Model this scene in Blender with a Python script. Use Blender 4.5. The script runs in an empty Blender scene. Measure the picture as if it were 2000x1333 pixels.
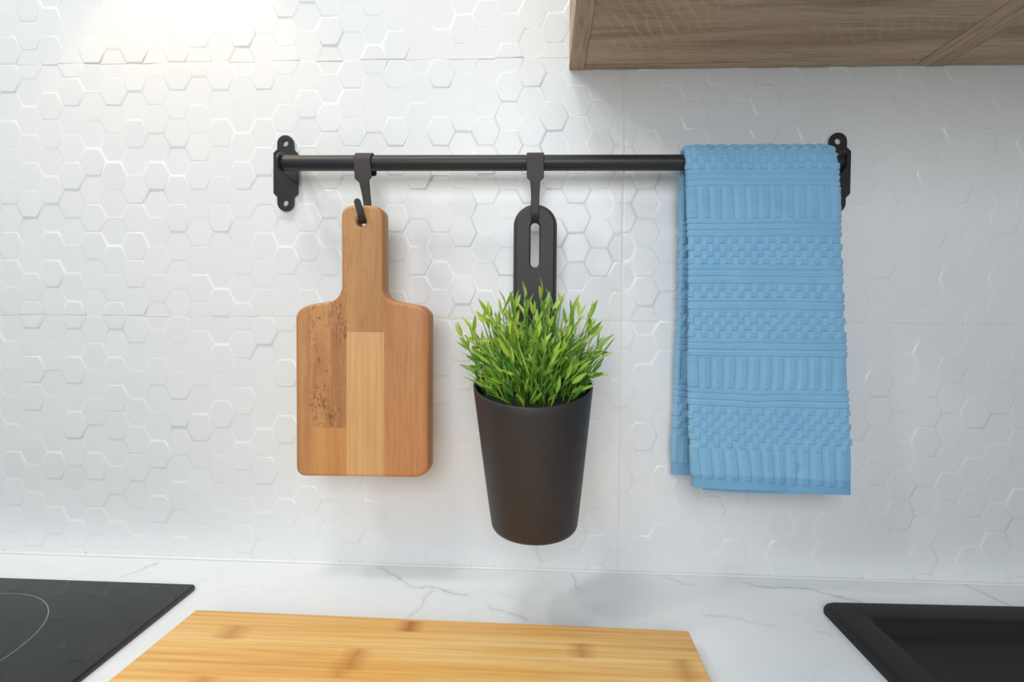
import bpy, bmesh, math, random
import numpy as np
from mathutils import Vector, Matrix, noise
random.seed(7)
S = bpy.context.scene
COL = S.collection

# ------------------------------------------------------------------ camera
CAM = Vector((0.64776, -0.5933, 0.01379))
YAW, PIT, ROL, F, PX, PY = 0.04597, -0.0218, -0.00877, 1000.0, 1020.0, 622.9
M3 = Matrix.Rotation(YAW, 3, 'Z') @ Matrix.Rotation(PIT, 3, 'X') @ Matrix.Rotation(ROL, 3, 'Y')
cd = bpy.data.cameras.new('camera')
cam = bpy.data.objects.new('camera', cd)
COL.objects.link(cam)
cd.sensor_width = 36
cd.lens = F / 2000 * 36
cd.shift_x = (1000 - PX) / 2000
cd.shift_y = (PY - 666.5) / 2000
cd.clip_start = 0.01
cd.dof.use_dof = True
cd.dof.focus_distance = 0.545
cd.dof.aperture_fstop = 4.0
r_, f_, u_ = M3.col[0], M3.col[1], M3.col[2]
mw = Matrix((r_, u_, -f_)).transposed().to_4x4()
mw.translation = CAM
cam.matrix_world = mw
S.camera = cam

# ------------------------------------------------------------------ light
S.view_settings.view_transform = 'Standard'
S.view_settings.look = 'None'
S.view_settings.gamma = 1
S.view_settings.exposure = 0.02
S.view_settings.use_curve_mapping = False
W = bpy.data.worlds.new('world')
S.world = W
W.use_nodes = True
W.node_tree.nodes['Background'].inputs[0].default_value = (0.86, 1.0, 1.02, 1)
W.node_tree.nodes['Background'].inputs[1].default_value = 0.28


def lamp(name, typ, loc, target, power, color, size=0.1, **kw):
    d = bpy.data.lights.new(name, typ)
    d.energy = power
    d.color = color
    if typ == 'AREA':
        d.shape = kw.pop('shape', 'DISK')
        d.size = size
    else:
        d.shadow_soft_size = size
    for k, v in kw.items():
        setattr(d, k, v)
    o = bpy.data.objects.new(name, d)
    COL.objects.link(o)
    o.location = loc
    o.rotation_euler = (Vector(target) - Vector(loc)).to_track_quat('-Z', 'Y').to_euler()
    return o


# warm lamp under the hood, up on the left, just above the picture
lamp('hood_lamp', 'SPOT', (0.205, -0.11, 0.50), (0.23, -0.08, 0.0), 0.95, (1.0, 0.58, 0.25), 0.02, spot_size=math.radians(104), spot_blend=0.5)
# ceiling downlights of the room
lamp('ceiling_downlight', 'AREA', (-0.75, -1.1, 1.45), (0.3, 0, -0.1), 6.0, (0.96, 1.0, 0.97), 0.20)
lamp('ceiling_downlight', 'AREA', (-0.25, -0.55, 1.45), (0.2, 0, -0.1), 4.0, (1.0, 0.97, 0.90), 0.16)
lamp('ceiling_downlight', 'AREA', (0.30, -0.60, 1.45), (0.4, 0, -0.1), 5.8, (1.0, 0.98, 0.92), 0.30)
# added fill behind the viewer, no known window; wall dims towards both sides
lamp('front_fill', 'AREA', (0.58, -1.5, 0.45), (0.6, 0, -0.1), 10.4, (0.95, 0.98, 1.03), 0.7, shape='SQUARE')


# ------------------------------------------------------------------ helpers
def ray(x, y):
    return M3 @ Vector(((x - PX) / F, 1, -(y - PY) / F))


def px(x, y, Y=0.0):            # point on the vertical plane y = Y
    d = ray(x, y)
    return CAM + d * ((Y - CAM.y) / d.y)


def pz(x, y, Z):                # point on the horizontal plane z = Z
    d = ray(x, y)
    return CAM + d * ((Z - CAM.z) / d.z)


def pX(x, y, X):                # point on the plane x = X
    d = ray(x, y)
    return CAM + d * ((X - CAM.x) / d.x)


def topx(p):
    v = M3.transposed() @ (Vector(p) - CAM)
    return PX + F * v.x / v.y, PY - F * v.z / v.y, v.y


def tag(o, label=None, cat=None, group=None, kind=None):
    for k, v in (('label', label), ('category', cat), ('group', group), ('kind', kind)):
        if v:
            o[k] = v
    return o


def empty(name, loc, **kw):
    o = bpy.data.objects.new(name, None)
    o.empty_display_size = 0.02
    COL.objects.link(o)
    o.location = loc
    return tag(o, **kw)


def link(name, me, mat=None, parent=None, smooth=False):
    o = bpy.data.objects.new(name, me)
    COL.objects.link(o)
    if mat:
        me.materials.clear()
        me.materials.append(mat)
    if smooth:
        me.polygons.foreach_set('use_smooth', [True] * len(me.polygons))
    if parent:
        o.parent = parent
        o.matrix_parent_inverse = Matrix.Translation(-Vector(parent.location)) if parent.parent is None else Matrix.Translation(-Vector(parent.parent.location))
    return o


def mesh(name, verts, faces, mat=None, parent=None, smooth=False):
    me = bpy.data.meshes.new(name)
    me.from_pydata([tuple(v) for v in verts], [], faces)
    me.update()
    return link(name, me, mat, parent, smooth)


def bm_obj(name, bm, mat, parent=None, smooth=False):
    me = bpy.data.meshes.new(name)
    bm.normal_update()
    bm.to_mesh(me)
    bm.free()
    return link(name, me, mat, parent, smooth)


def box_bm(lo, hi, bev=0.0, seg=2):
    bm = bmesh.new()
    bmesh.ops.create_cube(bm, size=1)
    for v in bm.verts:
        for i in range(3):
            v.co[i] = lo[i] if v.co[i] < 0 else hi[i]
    if bev:
        bmesh.ops.bevel(bm, geom=bm.edges[:], offset=bev, segments=seg, profile=0.6, affect='EDGES')
    return bm


def autosmooth(o, deg=35, flat=False):
    me = o.data
    me.polygons.foreach_set('use_smooth', [True] * len(me.polygons))
    bm = bmesh.new()
    bm.from_mesh(me)
    for e in bm.edges:
        if len(e.link_faces) == 2:
            f0, f1 = e.link_faces
            if e.calc_face_angle(0) > math.radians(deg) or (flat and (abs(f0.normal.y) > .9999) != (abs(f1.normal.y) > .9999)):
                e.smooth = False
    bm.to_mesh(me)
    bm.free()
    return o


def plate(outer, holes, y0, y1, bevel, res=3):
    """mesh of a plate in the XZ plane between y0 (back) and y1 (front, more negative); outlines are (x, z) lists"""
    cu = bpy.data.curves.new('c', 'CURVE')
    cu.dimensions = '2D'
    cu.fill_mode = 'BOTH'
    th = abs(y1 - y0)
    cu.extrude = th / 2 - bevel
    cu.bevel_depth = bevel
    cu.bevel_resolution = res
    cu.offset = -bevel
    for pts in [outer] + holes:
        sp = cu.splines.new('POLY')
        sp.points.add(len(pts) - 1)
        for p, q in zip(sp.points, pts):
            p.co = (q[0], q[1], 0, 1)
        sp.use_cyclic_u = True
    o = bpy.data.objects.new('c', cu)
    me = bpy.data.meshes.new_from_object(o)
    bpy.data.objects.remove(o)
    bpy.data.curves.remove(cu)
    ym = (y0 + y1) / 2
    n = len(me.vertices)
    a = np.zeros(n * 3)
    me.vertices.foreach_get('co', a)
    a = a.reshape(-1, 3)
    b = np.stack([a[:, 0], ym - a[:, 2], a[:, 1]], 1)
    me.vertices.foreach_set('co', b.ravel())
    me.update()
    bm = bmesh.new()
    bm.from_mesh(me)
    bmesh.ops.remove_doubles(bm, verts=bm.verts, dist=1e-6)
    bmesh.ops.recalc_face_normals(bm, faces=bm.faces)
    bm.to_mesh(me)
    bm.free()
    return me


def rounded(pts, radii, n=6):
    """round the corners of a polygon of (x, z)"""
    out = []
    N = len(pts)
    for i in range(N):
        p0, p, p2 = (Vector(pts[i - 1]), Vector(pts[i]), Vector(pts[(i + 1) % N]))
        r = radii[i] if isinstance(radii, (list, tuple)) else radii
        if r <= 0:
            out.append(tuple(p))
            continue
        d1, d2 = (p0 - p), (p2 - p)
        r1 = min(r, d1.length * .49)
        r2 = min(r, d2.length * .49)
        a, b = p + d1.normalized() * r1, p + d2.normalized() * r2
        for j in range(n + 1):
            t = j / n
            # rational quadratic close to a circular arc
            w = 0.75
            q = ((1 - t) ** 2 * a + 2 * w * t * (1 - t) * p + t * t * b) / ((1 - t) ** 2 + 2 * w * t * (1 - t) + t * t)
            out.append(tuple(q))
    return out


def circle(cx, cz, r, n=24, sx=1.0):
    return [(cx + sx * r * math.cos(2 * math.pi * i / n), cz + r * math.sin(2 * math.pi * i / n)) for i in range(n)]


def loft(loops, cap0=False, cap1=False):
    verts = []
    faces = []
    n = len(loops[0])
    for L in loops:
        verts += list(L)
    for i in range(len(loops) - 1):
        for j in range(n):
            a, b = i * n + j, i * n + (j + 1) % n
            faces.append((a, b, b + n, a + n))
    if cap0:
        faces.append(tuple(range(n))[::-1])
    if cap1:
        faces.append(tuple(range((len(loops) - 1) * n, len(loops) * n)))
    return verts, faces


def fix_normals(o):
    bm = bmesh.new()
    bm.from_mesh(o.data)
    bmesh.ops.recalc_face_normals(bm, faces=bm.faces)
    bm.to_mesh(o.data)
    bm.free()
    return o


# ------------------------------------------------------------------ materials
class NT:
    def __init__(s, name, rough=0.5, base=(0.8, 0.8, 0.8), **kw):
        m = bpy.data.materials.new(name)
        m.use_nodes = True
        s.m, s.t = m, m.node_tree
        s.b = s.t.nodes['Principled BSDF']
        s.b.inputs['Base Color'].default_value = (*base, 1)
        s.b.inputs['Roughness'].default_value = rough
        for k, v in kw.items():
            s.b.inputs[k].default_value = v

    def n(s, typ, **kw):
        nd = s.t.nodes.new(typ)
        for k, v in kw.items():
            if k.startswith('i_'):
                key = k[2:].replace('_', ' ')
                s.put(nd.inputs[key], v)
            elif k[0] == 'a' and k[1:].isdigit():
                s.put(nd.inputs[int(k[1:])], v)
            else:
                setattr(nd, k, v)
        return nd

    def put(s, sock, v):
        if hasattr(v, 'is_output') or isinstance(v, bpy.types.NodeSocket):
            s.t.links.new(v, sock)
        else:
            sock.default_value = v

    def math(s, op, a, b=0.0, c=None, clamp=False):
        nd = s.n('ShaderNodeMath', operation=op, use_clamp=clamp)
        s.put(nd.inputs[0], a)
        s.put(nd.inputs[1], b)
        if c is not None:
            s.put(nd.inputs[2], c)
        return nd.outputs[0]

    def coord(s, scale=(1, 1, 1), loc=(0, 0, 0), rot=(0, 0, 0), kind='Object'):
        tc = s.n('ShaderNodeTexCoord')
        mp = s.n('ShaderNodeMapping')
        mp.inputs['Scale'].default_value = scale
        mp.inputs['Location'].default_value = loc
        mp.inputs['Rotation'].default_value = rot
        s.t.links.new(tc.outputs[kind], mp.inputs[0])
        return mp.outputs[0]

    def noise(s, vec, scale, detail=3, rough=0.5, dist=0.0):
        nd = s.n('ShaderNodeTexNoise', i_Scale=scale, i_Detail=detail, i_Roughness=rough, i_Distortion=dist)
        s.t.links.new(vec, nd.inputs['Vector'])
        return nd.outputs[0]

    def ramp(s, fac, stops):
        nd = s.n('ShaderNodeValToRGB')
        cr = nd.color_ramp
        while len(cr.elements) < len(stops):
            cr.elements.new(0.5)
        for e, (p, c) in zip(cr.elements, stops):
            e.position = p
            e.color = (*c, 1) if len(c) == 3 else c
        s.t.links.new(fac, nd.inputs[0])
        return nd.outputs[0]

    def mix(s, fac, a, b, mode='MIX'):
        nd = s.n('ShaderNodeMix', data_type='RGBA', blend_type=mode)
        s.put(nd.inputs[0], fac)
        s.put(nd.inputs[6], a if not isinstance(a, tuple) else (*a, 1)[:4])
        s.put(nd.inputs[7], b if not isinstance(b, tuple) else (*b, 1)[:4])
        return nd.outputs[2]

    def base(s, c):
        s.t.links.new(c, s.b.inputs['Base Color'])
        return s

    def bump(s, h, strength=0.3, dist=0.001):
        nd = s.n('ShaderNodeBump', i_Strength=strength, i_Distance=dist)
        s.t.links.new(h, nd.inputs['Height'])
        s.t.links.new(nd.outputs[0], s.b.inputs['Normal'])
        return s


def srgb(r, g, b):
    return tuple((c / 255 / 12.92) if c / 255 <= 0.04045 else ((c / 255 + 0.055) / 1.055) ** 2.4 for c in (r, g, b))


T = NT('glazed_white_tile', 0.30, (0.86, 0.87, 0.88))
v = T.coord()
T.bump(T.noise(v, 60, 2), 0.12, 0.001)
MT_TILE = T.m
T = NT('grout', 0.8, srgb(236, 232, 224))
MT_GROUT = T.m
MT_PLASTER = NT('wall_plaster', 0.9, (0.75, 0.75, 0.74)).m


def metal_mat(name, base, rough, bump=0.25):
    T = NT(name, rough, base)
    v = T.coord()
    T.bump(T.noise(v, 2600, 2), bump, 0.0003)
    T.b.inputs['Specular IOR Level'].default_value = 0.5
    return T.m


MT_BLACK = metal_mat('black_powder_coat', srgb(39, 38, 40), 0.40)
MT_HOOK = metal_mat('black_hook_coat', srgb(50, 44, 43), 0.55)
MT_POT = metal_mat('matt_black_plastic', srgb(50, 45, 45), 0.5, 0.35)
MT_SINK = metal_mat('black_composite', srgb(14, 14, 16), 0.6, 0.5)


def wood(name, c0, c1, c2, grain='Z', scale=1.0, fine=0.5, rough=0.5, speck=0.0, speck_col=None, bands=0.0, seed=0.0, fleck_rot=0.0):
    T = NT(name, rough)
    ax = {'X': 0, 'Y': 1, 'Z': 2}[grain]
    s1 = [60 * scale] * 3
    s1[ax] = 3.0 * scale
    s2 = [900 * scale] * 3
    s2[ax] = 45 * scale
    v1 = T.coord(tuple(s1), (seed, seed * 1.7, seed * .6))
    v2 = T.coord(tuple(s2), (seed, seed, 0))
    n1 = T.noise(v1, 1.0, 4, 0.55, 0.6)
    n2 = T.noise(v2, 1.0, 2, 0.6)
    col = T.ramp(n1, [(0.3, c0), (0.5, c1), (0.7, c2)])
    f2 = T.math('MULTIPLY', T.ramp_gray(n2) if False else n2, 1.0)
    dark = T.n('ShaderNodeMapRange', a1=0.5, a2=0.72, a3=0.0, a4=fine)
    T.t.links.new(f2, dark.inputs[0])
    col = T.mix(dark.outputs[0], col, tuple(c * 0.55 for c in c0))
    if bands:
        sb = [22.0] * 3
        sb[ax] = 2.0
        wv = T.n('ShaderNodeTexWave', wave_type='BANDS', bands_direction='X', i_Scale=2.2, i_Distortion=5.0, i_Detail=2.0)
        wv.inputs['Detail Scale'].default_value = 1.2
        T.t.links.new(T.coord(tuple(sb), (seed * 3, seed, 0)), wv.inputs[0])
        col = T.mix(T.math('MULTIPLY', wv.outputs['Fac'], bands), col, tuple(c * 0.7 for c in c1))
    if speck:
        wob = T.n('ShaderNodeTexNoise', i_Scale=420.0, i_Detail=2.0)
        T.t.links.new(T.coord(), wob.inputs['Vector'])
        for big, (sx_, sz_, k, mx_) in enumerate(((620.0, 190.0, 1.15, .62), (260.0, 200.0, .82, .80), (1100.0, 3600.0, 1.0, .22))):
            vs = T.coord((sx_, sx_, sz_), (seed + big, seed, seed), (0, fleck_rot, 0))
            va = T.n('ShaderNodeVectorMath', operation='MULTIPLY_ADD', a1=(1.5, 1.5, 1.5), a2=(0, 0, 0))
            T.t.links.new(wob.outputs['Color'], va.inputs[0])
            T.t.links.new(vs, va.inputs[2])
            vo = T.n('ShaderNodeTexVoronoi', i_Scale=1.0, i_Randomness=1.0)
            T.t.links.new(va.outputs[0], vo.inputs['Vector'])
            th = T.noise(T.coord((75, 75, 28), (seed + big * 5, 3, 1)), 1.0, 2)
            thr = T.math('MULTIPLY', T.math('SUBTRACT', th, 0.33 if big != 1 else .40, clamp=True), speck * k)
            m_ = T.math('SMOOTH_MIN', T.math('MULTIPLY', T.math('SUBTRACT', thr, vo.outputs['Distance'], clamp=True), 12.0), 1.0, 0.1)
            col = T.mix(T.math('MULTIPLY', m_, mx_), col, speck_col)
    T.base(col)
    T.bump(n2, 0.15, 0.0004)
    return T.m


# ------------------------------------------------------------------ wall of relief tiles
ZC = -0.2924                      # worktop height
PC, RH = 0.78649 / 30, 1 / 30     # column pitch, row height of the hexagon relief
HA, HB = 0.70 * PC, 1.30 * PC     # flat edge and corner-to-corner width
wall = mesh('wall_back', *(lambda b: (b[0], b[1]))(([(-1.3, .006, -1.2), (2.4, .006, -1.2), (2.4, .006, 1.5), (-1.3, .006, 1.5), (-1.3, .106, -1.2), (2.4, .106, -1.2), (2.4, .106, 1.5), (-1.3, .106, 1.5)],
            [(0, 1, 2, 3), (7, 6, 5, 4), (0, 4, 5, 1), (3, 2, 6, 7), (0, 3, 7, 4), (1, 5, 6, 2)])), MT_PLASTER)
tag(wall, 'white kitchen wall tiled with large relief tiles of raised hexagons', kind='structure')
SEAMX = 28 * PC
TW = 32 * PC
hr = random.Random(21)
hexes = {}


def hexinfo(c, r2):               # r2 = twice the centre height in rows
    k = (c, r2)
    if k not in hexes:
        # plane height above the tile body, tilt and centre dish
        hh = hr.choice([-1, -0.5, 0, 0.5, 1]) * 0.00056 + hr.uniform(-1, 1) * 0.00022
        big = hr.random() < 0.22
        g = 0.034 if big else 0.016
        hexes[k] = (hh, hr.uniform(-g, g), hr.uniform(-g, g), hr.uniform(-1, 1) * (0.0004 if big else 0.00012))
    return hexes[k]


def hplane(c, r2, x, z):
    h, gx, gz, _ = hexinfo(c, r2)
    return 0.0016 + h + gx * (x - c * PC) + gz * (z - r2 * RH / 2)


def clip(poly, axis, lim, keep_less):
    out = []
    n = len(poly)
    for i in range(n):
        a, b = poly[i], poly[(i + 1) % n]
        ia = (a[axis] <= lim) if keep_less else (a[axis] >= lim)
        ib = (b[axis] <= lim) if keep_less else (b[axis] >= lim)
        if ia:
            out.append((a[0], a[1], a[2]))
        if ia != ib:
            t = (lim - a[axis]) / (b[axis] - a[axis])
            p = [a[0] + t * (b[0] - a[0]), a[1] + t * (b[1] - a[1]), None]
            out.append(tuple(p))
    return out


GAP = 0.0006


def build_hex(c, r2, x0, x1, z0, z1):
    cx, cz = c * PC, r2 * RH / 2
    raw = [(cx + HB / 2, cz), (cx + HA / 2, cz + RH / 2), (cx - HA / 2, cz + RH / 2), (cx - HB / 2, cz), (cx - HA / 2, cz - RH / 2), (cx + HA / 2, cz - RH / 2)]
    nb = [((c + 1, r2 - 1), (c + 1, r2 + 1)), ((c + 1, r2 + 1), (c, r2 + 2)), ((c, r2 + 2), (c - 1, r2 + 1)), ((c - 1, r2 + 1), (c - 1, r2 - 1)), ((c - 1, r2 - 1), (c, r2 - 2)), ((c, r2 - 2), (c + 1, r2 - 1))]
    poly = []
    for (x, z), (n1, n2) in zip(raw, nb):
        h = (hplane(c, r2, x, z) + hplane(*n1, x, z) + hplane(*n2, x, z)) / 3
        poly.append((x, z, h - 0.00013))
    for ax, lim, kl in ((0, x0 + GAP, False), (0, x1 - GAP, True), (1, z0 + GAP, False), (1, z1 - GAP, True)):
        poly = clip(poly, ax, lim, kl)
        if len(poly) < 3:
            return None
    pts = []
    for x, z, h in poly:
        edge = min(abs(x - x0), abs(x - x1), abs(z - z0), abs(z - z1)) < 0.0011
        if h is None or edge:
            h = hplane(c, r2, x, z) - 0.0002
        pts.append((x, z, h))
    # drop doubled points
    q = []
    for p in pts:
        if not q or (p[0] - q[-1][0]) ** 2 + (p[1] - q[-1][1]) ** 2 > 1e-9:
            q.append(p)
    pts = q
    n = len(pts)
    if n < 3:
        return None
    mx = sum(p[0] for p in pts) / n
    mz = sum(p[1] for p in pts) / n
    w = min(max(p[0] for p in pts) - min(p[0] for p in pts), max(p[1] for p in pts) - min(p[1] for p in pts)) / 2
    if w < 0.0004:
        return None
    dish = hexinfo(c, r2)[3]
    V, Fc = [], []

    def ring(s, f):
        for x, z, h in pts:
            X, Z = mx + (x - mx) * s, mz + (z - mz) * s
            V.append((X, -f(X, Z, h), Z))
    ring(1, lambda x, z, h: 0.0)
    ring(1, lambda x, z, h: h)
    ring(1, lambda x, z, h: h)
    ring(max(.5, 1 - 0.0012 / w), lambda x, z, h: hplane(c, r2, x, z))
    ring(max(.3, 1 - 0.0022 / w), lambda x, z, h: hplane(c, r2, x, z))
    V.append((mx, -(hplane(c, r2, mx, mz) + dish), mz))
    for k in (0, 2, 3):
        for j in range(n):
            a, b = k * n + j, k * n + (j + 1) % n
            Fc.append((a, a + n, b + n, b))
    for j in range(n):
        Fc.append((4 * n + j, 5 * n, 4 * n + (j + 1) % n))
    return V, Fc


# regions of the view hidden behind the hanging things and the cabinets
HID = [(578, 600, 848, 934), (668, 400, 758, 600), (925, 600, 1158, 1070), (1002, 398, 1089, 600), (1325, 290, 1662, 965), (1110, -50, 2050, 132)]
cands = []
tiles = []
rowsZ = [(-0.3, 0.0), (0.0, 0.3), (0.3, 0.6)]
for ci, cc in enumerate((28 - 64, 28 - 32, 28)):
    for ri, (z0, z1) in enumerate(rowsZ):
        x0, x1 = cc * PC, (cc + 32) * PC
        zz0 = max(z0, ZC)
        me_t = empty('wall_tile', (x0, 0, z0)) if False else None
        bm = box_bm((x0 + GAP, 0.0, zz0), (x1 - GAP, 0.006, z1 - GAP))
        tl = bm_obj('wall_tile', bm, MT_TILE, None)
        tl.parent = wall
        lst = []
        for c in range(cc, cc + 33):
            for r2 in range(round(z0 / RH) * 2, round(z1 / RH) * 2 + 1):
                if (c % 2 == 0) != (r2 % 2 != 0):
                    continue
                g = build_hex(c, r2, x0, x1, zz0, z1)
                if g is None:
                    continue
                X, Y, t = topx((c * PC, 0, r2 * RH / 2))
                vis = 10 < X < 1990 and 10 < Y < 1100 and not any(a < X < b and e < Y < f for a, e, b, f in HID) and cc * PC + .001 < c * PC < x1 - .001 and r2 * RH / 2 > z0 + .001 and r2 * RH / 2 < z1 - .001
                lst.append([g, vis, t])
                if vis:
                    cands.append((t, len(tiles), len(lst) - 1))
        tiles.append((tl, lst))
cands.sort()
single = set((a, b) for _, a, b in cands[:300])
for ti, (tl, lst) in enumerate(tiles):
    V, Fc = [], []
    for li, (g, vis, t) in enumerate(lst):
        if (ti, li) in single:
            o = mesh('hexagon', g[0], g[1], MT_TILE, None, True)
            o.parent = tl
        else:
            b = len(V)
            V += g[0]
            Fc += [tuple(i + b for i in f) for f in g[1]]
    if V:
        o = mesh('hexagon_relief', V, Fc, MT_TILE, None, True)
        o.parent = tl
        o['kind'] = 'stuff'
# grout between the large tiles
bm = bmesh.new()
V, Fc = [], []


def addbox(V, Fc, lo, hi):
    b = len(V)
    for z in (lo[2], hi[2]):
        V += [(lo[0], lo[1], z), (hi[0], lo[1], z), (hi[0], hi[1], z), (lo[0], hi[1], z)]
    Fc += [tuple(i + b for i in f) for f in ((0, 3, 2, 1), (4, 5, 6, 7), (0, 1, 5, 4), (1, 2, 6, 5), (2, 3, 7, 6), (3, 0, 4, 7))]


for z in (0.0, 0.3):
    addbox(V, Fc, (-0.94, -0.0014, z - GAP * 1.05), (1.573, 0.006, z + GAP * 1.05))
for cc in (-4, 28):
    for z0, z1 in ((ZC, -GAP * 1.1), (GAP * 1.1, .3 - GAP * 1.1), (.3 + GAP * 1.1, .6)):
        addbox(V, Fc, (cc * PC - GAP * 1.6, -0.0019, z0), (cc * PC + GAP * 1.6, 0.006, z1))
bm.free()
o = mesh('grout_line', V, Fc, MT_GROUT)
o.parent = wall

# ------------------------------------------------------------------ worktop (white marble look)
T = NT('white_marble_worktop', 0.22)
v = T.coord()
nA = T.noise(v, 9, 5, 0.6)
nB = T.noise(T.coord((1, 1, 1), (5, 2, 0)), 14, 4, 0.6)
sep = T.n('ShaderNodeSeparateXYZ')
T.t.links.new(v, sep.inputs[0])
wx = T.math('ADD', sep.outputs[0], T.math('MULTIPLY', T.math('SUBTRACT', nA, 0.5), 0.05))
wy = T.math('ADD', sep.outputs[1], T.math('MULTIPLY', T.math('SUBTRACT', nB, 0.5), 0.05))
col = T.ramp(T.noise(v, 5, 4, 0.6), [(0.3, (0.81, 0.84, 0.865)), (0.6, (0.87, 0.885, 0.90))])
veins = [((300, 1100), (262, 1118), 1.0), ((262, 1118), (232, 1128), .8), ((735, 1112), (800, 1140), .7), ((800, 1140), (905, 1162), .9), ((840, 1155), (798, 1204), .6), ((945, 1180), (1030, 1218), .7),
         ((1120, 1126), (1137, 1152), .9), ((1290, 1128), (1345, 1138), .6), ((1450, 1133), (1505, 1143), 1.0), ((1505, 1143), (1600, 1158), .9), ((1600, 1158), (1690, 1181), .9), ((1870, 1137), (1965, 1180), 1.0),
         ((1375, 1207), (1520, 1221), .5), ((1598, 1232), (1622, 1238), .8), ((700, 1215), (560, 1290), .5)]
vein = None
for a, b, s in veins:
    A, B = pz(*a, ZC), pz(*b, ZC)
    d = B - A
    L2 = d.x * d.x + d.y * d.y
    rx, ry = T.math('SUBTRACT', wx, A.x), T.math('SUBTRACT', wy, A.y)
    t = T.math('ADD', T.math('MULTIPLY', rx, d.x / L2), T.math('MULTIPLY', ry, d.y / L2), clamp=True)
    ex = T.math('SUBTRACT', rx, T.math('MULTIPLY', t, d.x))
    ey = T.math('SUBTRACT', ry, T.math('MULTIPLY', t, d.y))
    dist = T.math('SQRT', T.math('ADD', T.math('MULTIPLY', ex, ex), T.math('MULTIPLY', ey, ey)))
    line = T.math('MULTIPLY', T.math('ADD', T.math('MULTIPLY', T.math('SUBTRACT', 1.0, T.math('MULTIPLY', dist, 900.0), clamp=True), 0.55), T.math('MULTIPLY', T.math('SUBTRACT', 1.0, T.math('MULTIPLY', dist, 160.0), clamp=True), 0.16)), s)
    vein = line if vein is None else T.math('MAXIMUM', vein, line)
wisp = T.n('ShaderNodeMapRange', a1=0.0, a2=0.012, a3=0.18, a4=0.0)
T.t.links.new(T.math('ABSOLUTE', T.math('SUBTRACT', T.noise(T.coord((1, 1.6, 1), (3, 7, 0)), 6, 5, 0.55, 0.5), 0.5)), wisp.inputs[0])
vein = T.math('MULTIPLY', T.math('MAXIMUM', vein, T.math('MULTIPLY', wisp.outputs[0], 0.35)), T.math('ADD', 0.3, T.noise(v, 22, 2), clamp=True))
T.base(T.mix(vein, col, srgb(105, 112, 120)))
MT_MARBLE = T.m
hx0 = (pz(1657, 1247, ZC + .003).x + pz(1729, 1333, ZC + .003).x) / 2 + .012
hy1 = pz(1800, 1183.8, ZC + .007).y - .010
hx1, hy0 = hx0 + .836, hy1 - .46
gx, gy = [-1.3, hx0, hx1, 2.4], [-0.62, hy0, hy1, 0.006]
V = [(x, y, z) for z in (ZC - .04, ZC) for y in gy for x in gx]
Fc = []
for iy in range(3):
    for ix in range(3):
        if (ix, iy) != (1, 1):
            a = iy * 4 + ix
            Fc += [(a, a + 4, a + 5, a + 1), (a + 16, a + 17, a + 21, a + 20)]
for a, b in ((0, 1), (1, 2), (2, 3), (3, 7), (7, 11), (11, 15), (15, 14), (14, 13), (13, 12), (12, 8), (8, 4), (4, 0), (6, 5), (10, 6), (9, 10), (5, 9)):
    Fc.append((a, b, b + 16, a + 16))
top = mesh('worktop', V, Fc, MT_MARBLE)
tag(top, 'white marble-look kitchen worktop with thin grey veins below the tiled wall', 'worktop')
# sealant bead where the wall meets the worktop
bead = []
N = 240
rr = random.Random(3)
loops = []
for i in range(N + 1):
    x = -0.94 + (1.573 + 0.94) * i / N
    w = 0.0024 + 0.0006 * noise.noise(Vector((x * 25, 0, 0))) + 0.0004 * noise.noise(Vector((x * 90, 3, 0)))
    loops.append([(x, 0.0, ZC), (x, -0.0015 - w * .3, ZC + w), (x, -0.0022 - w * .45, ZC + w * .55), (x, -0.0024 - w, ZC + 0.0001), (x, 0.0, ZC - 0.0005)])
V, Fc = loft(loops, True, True)
o = fix_normals(mesh('trim_1', V, Fc, NT('white_sealant', 0.35, (0.88, 0.88, 0.86)).m, None, True))
tag(o, 'thin white sealant bead between the tiled wall and the worktop', kind='structure')

# ------------------------------------------------------------------ wall cabinets
ZU = (px(1112, 132).z + px(1990, 136.5).z) / 2
XA, XM = px(1111, 132).x, px(1813, 134).x
XB = XM + (XM - XA)
C0, C1, C2 = srgb(156, 128, 104), srgb(190, 161, 134), srgb(208, 181, 154)


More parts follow.
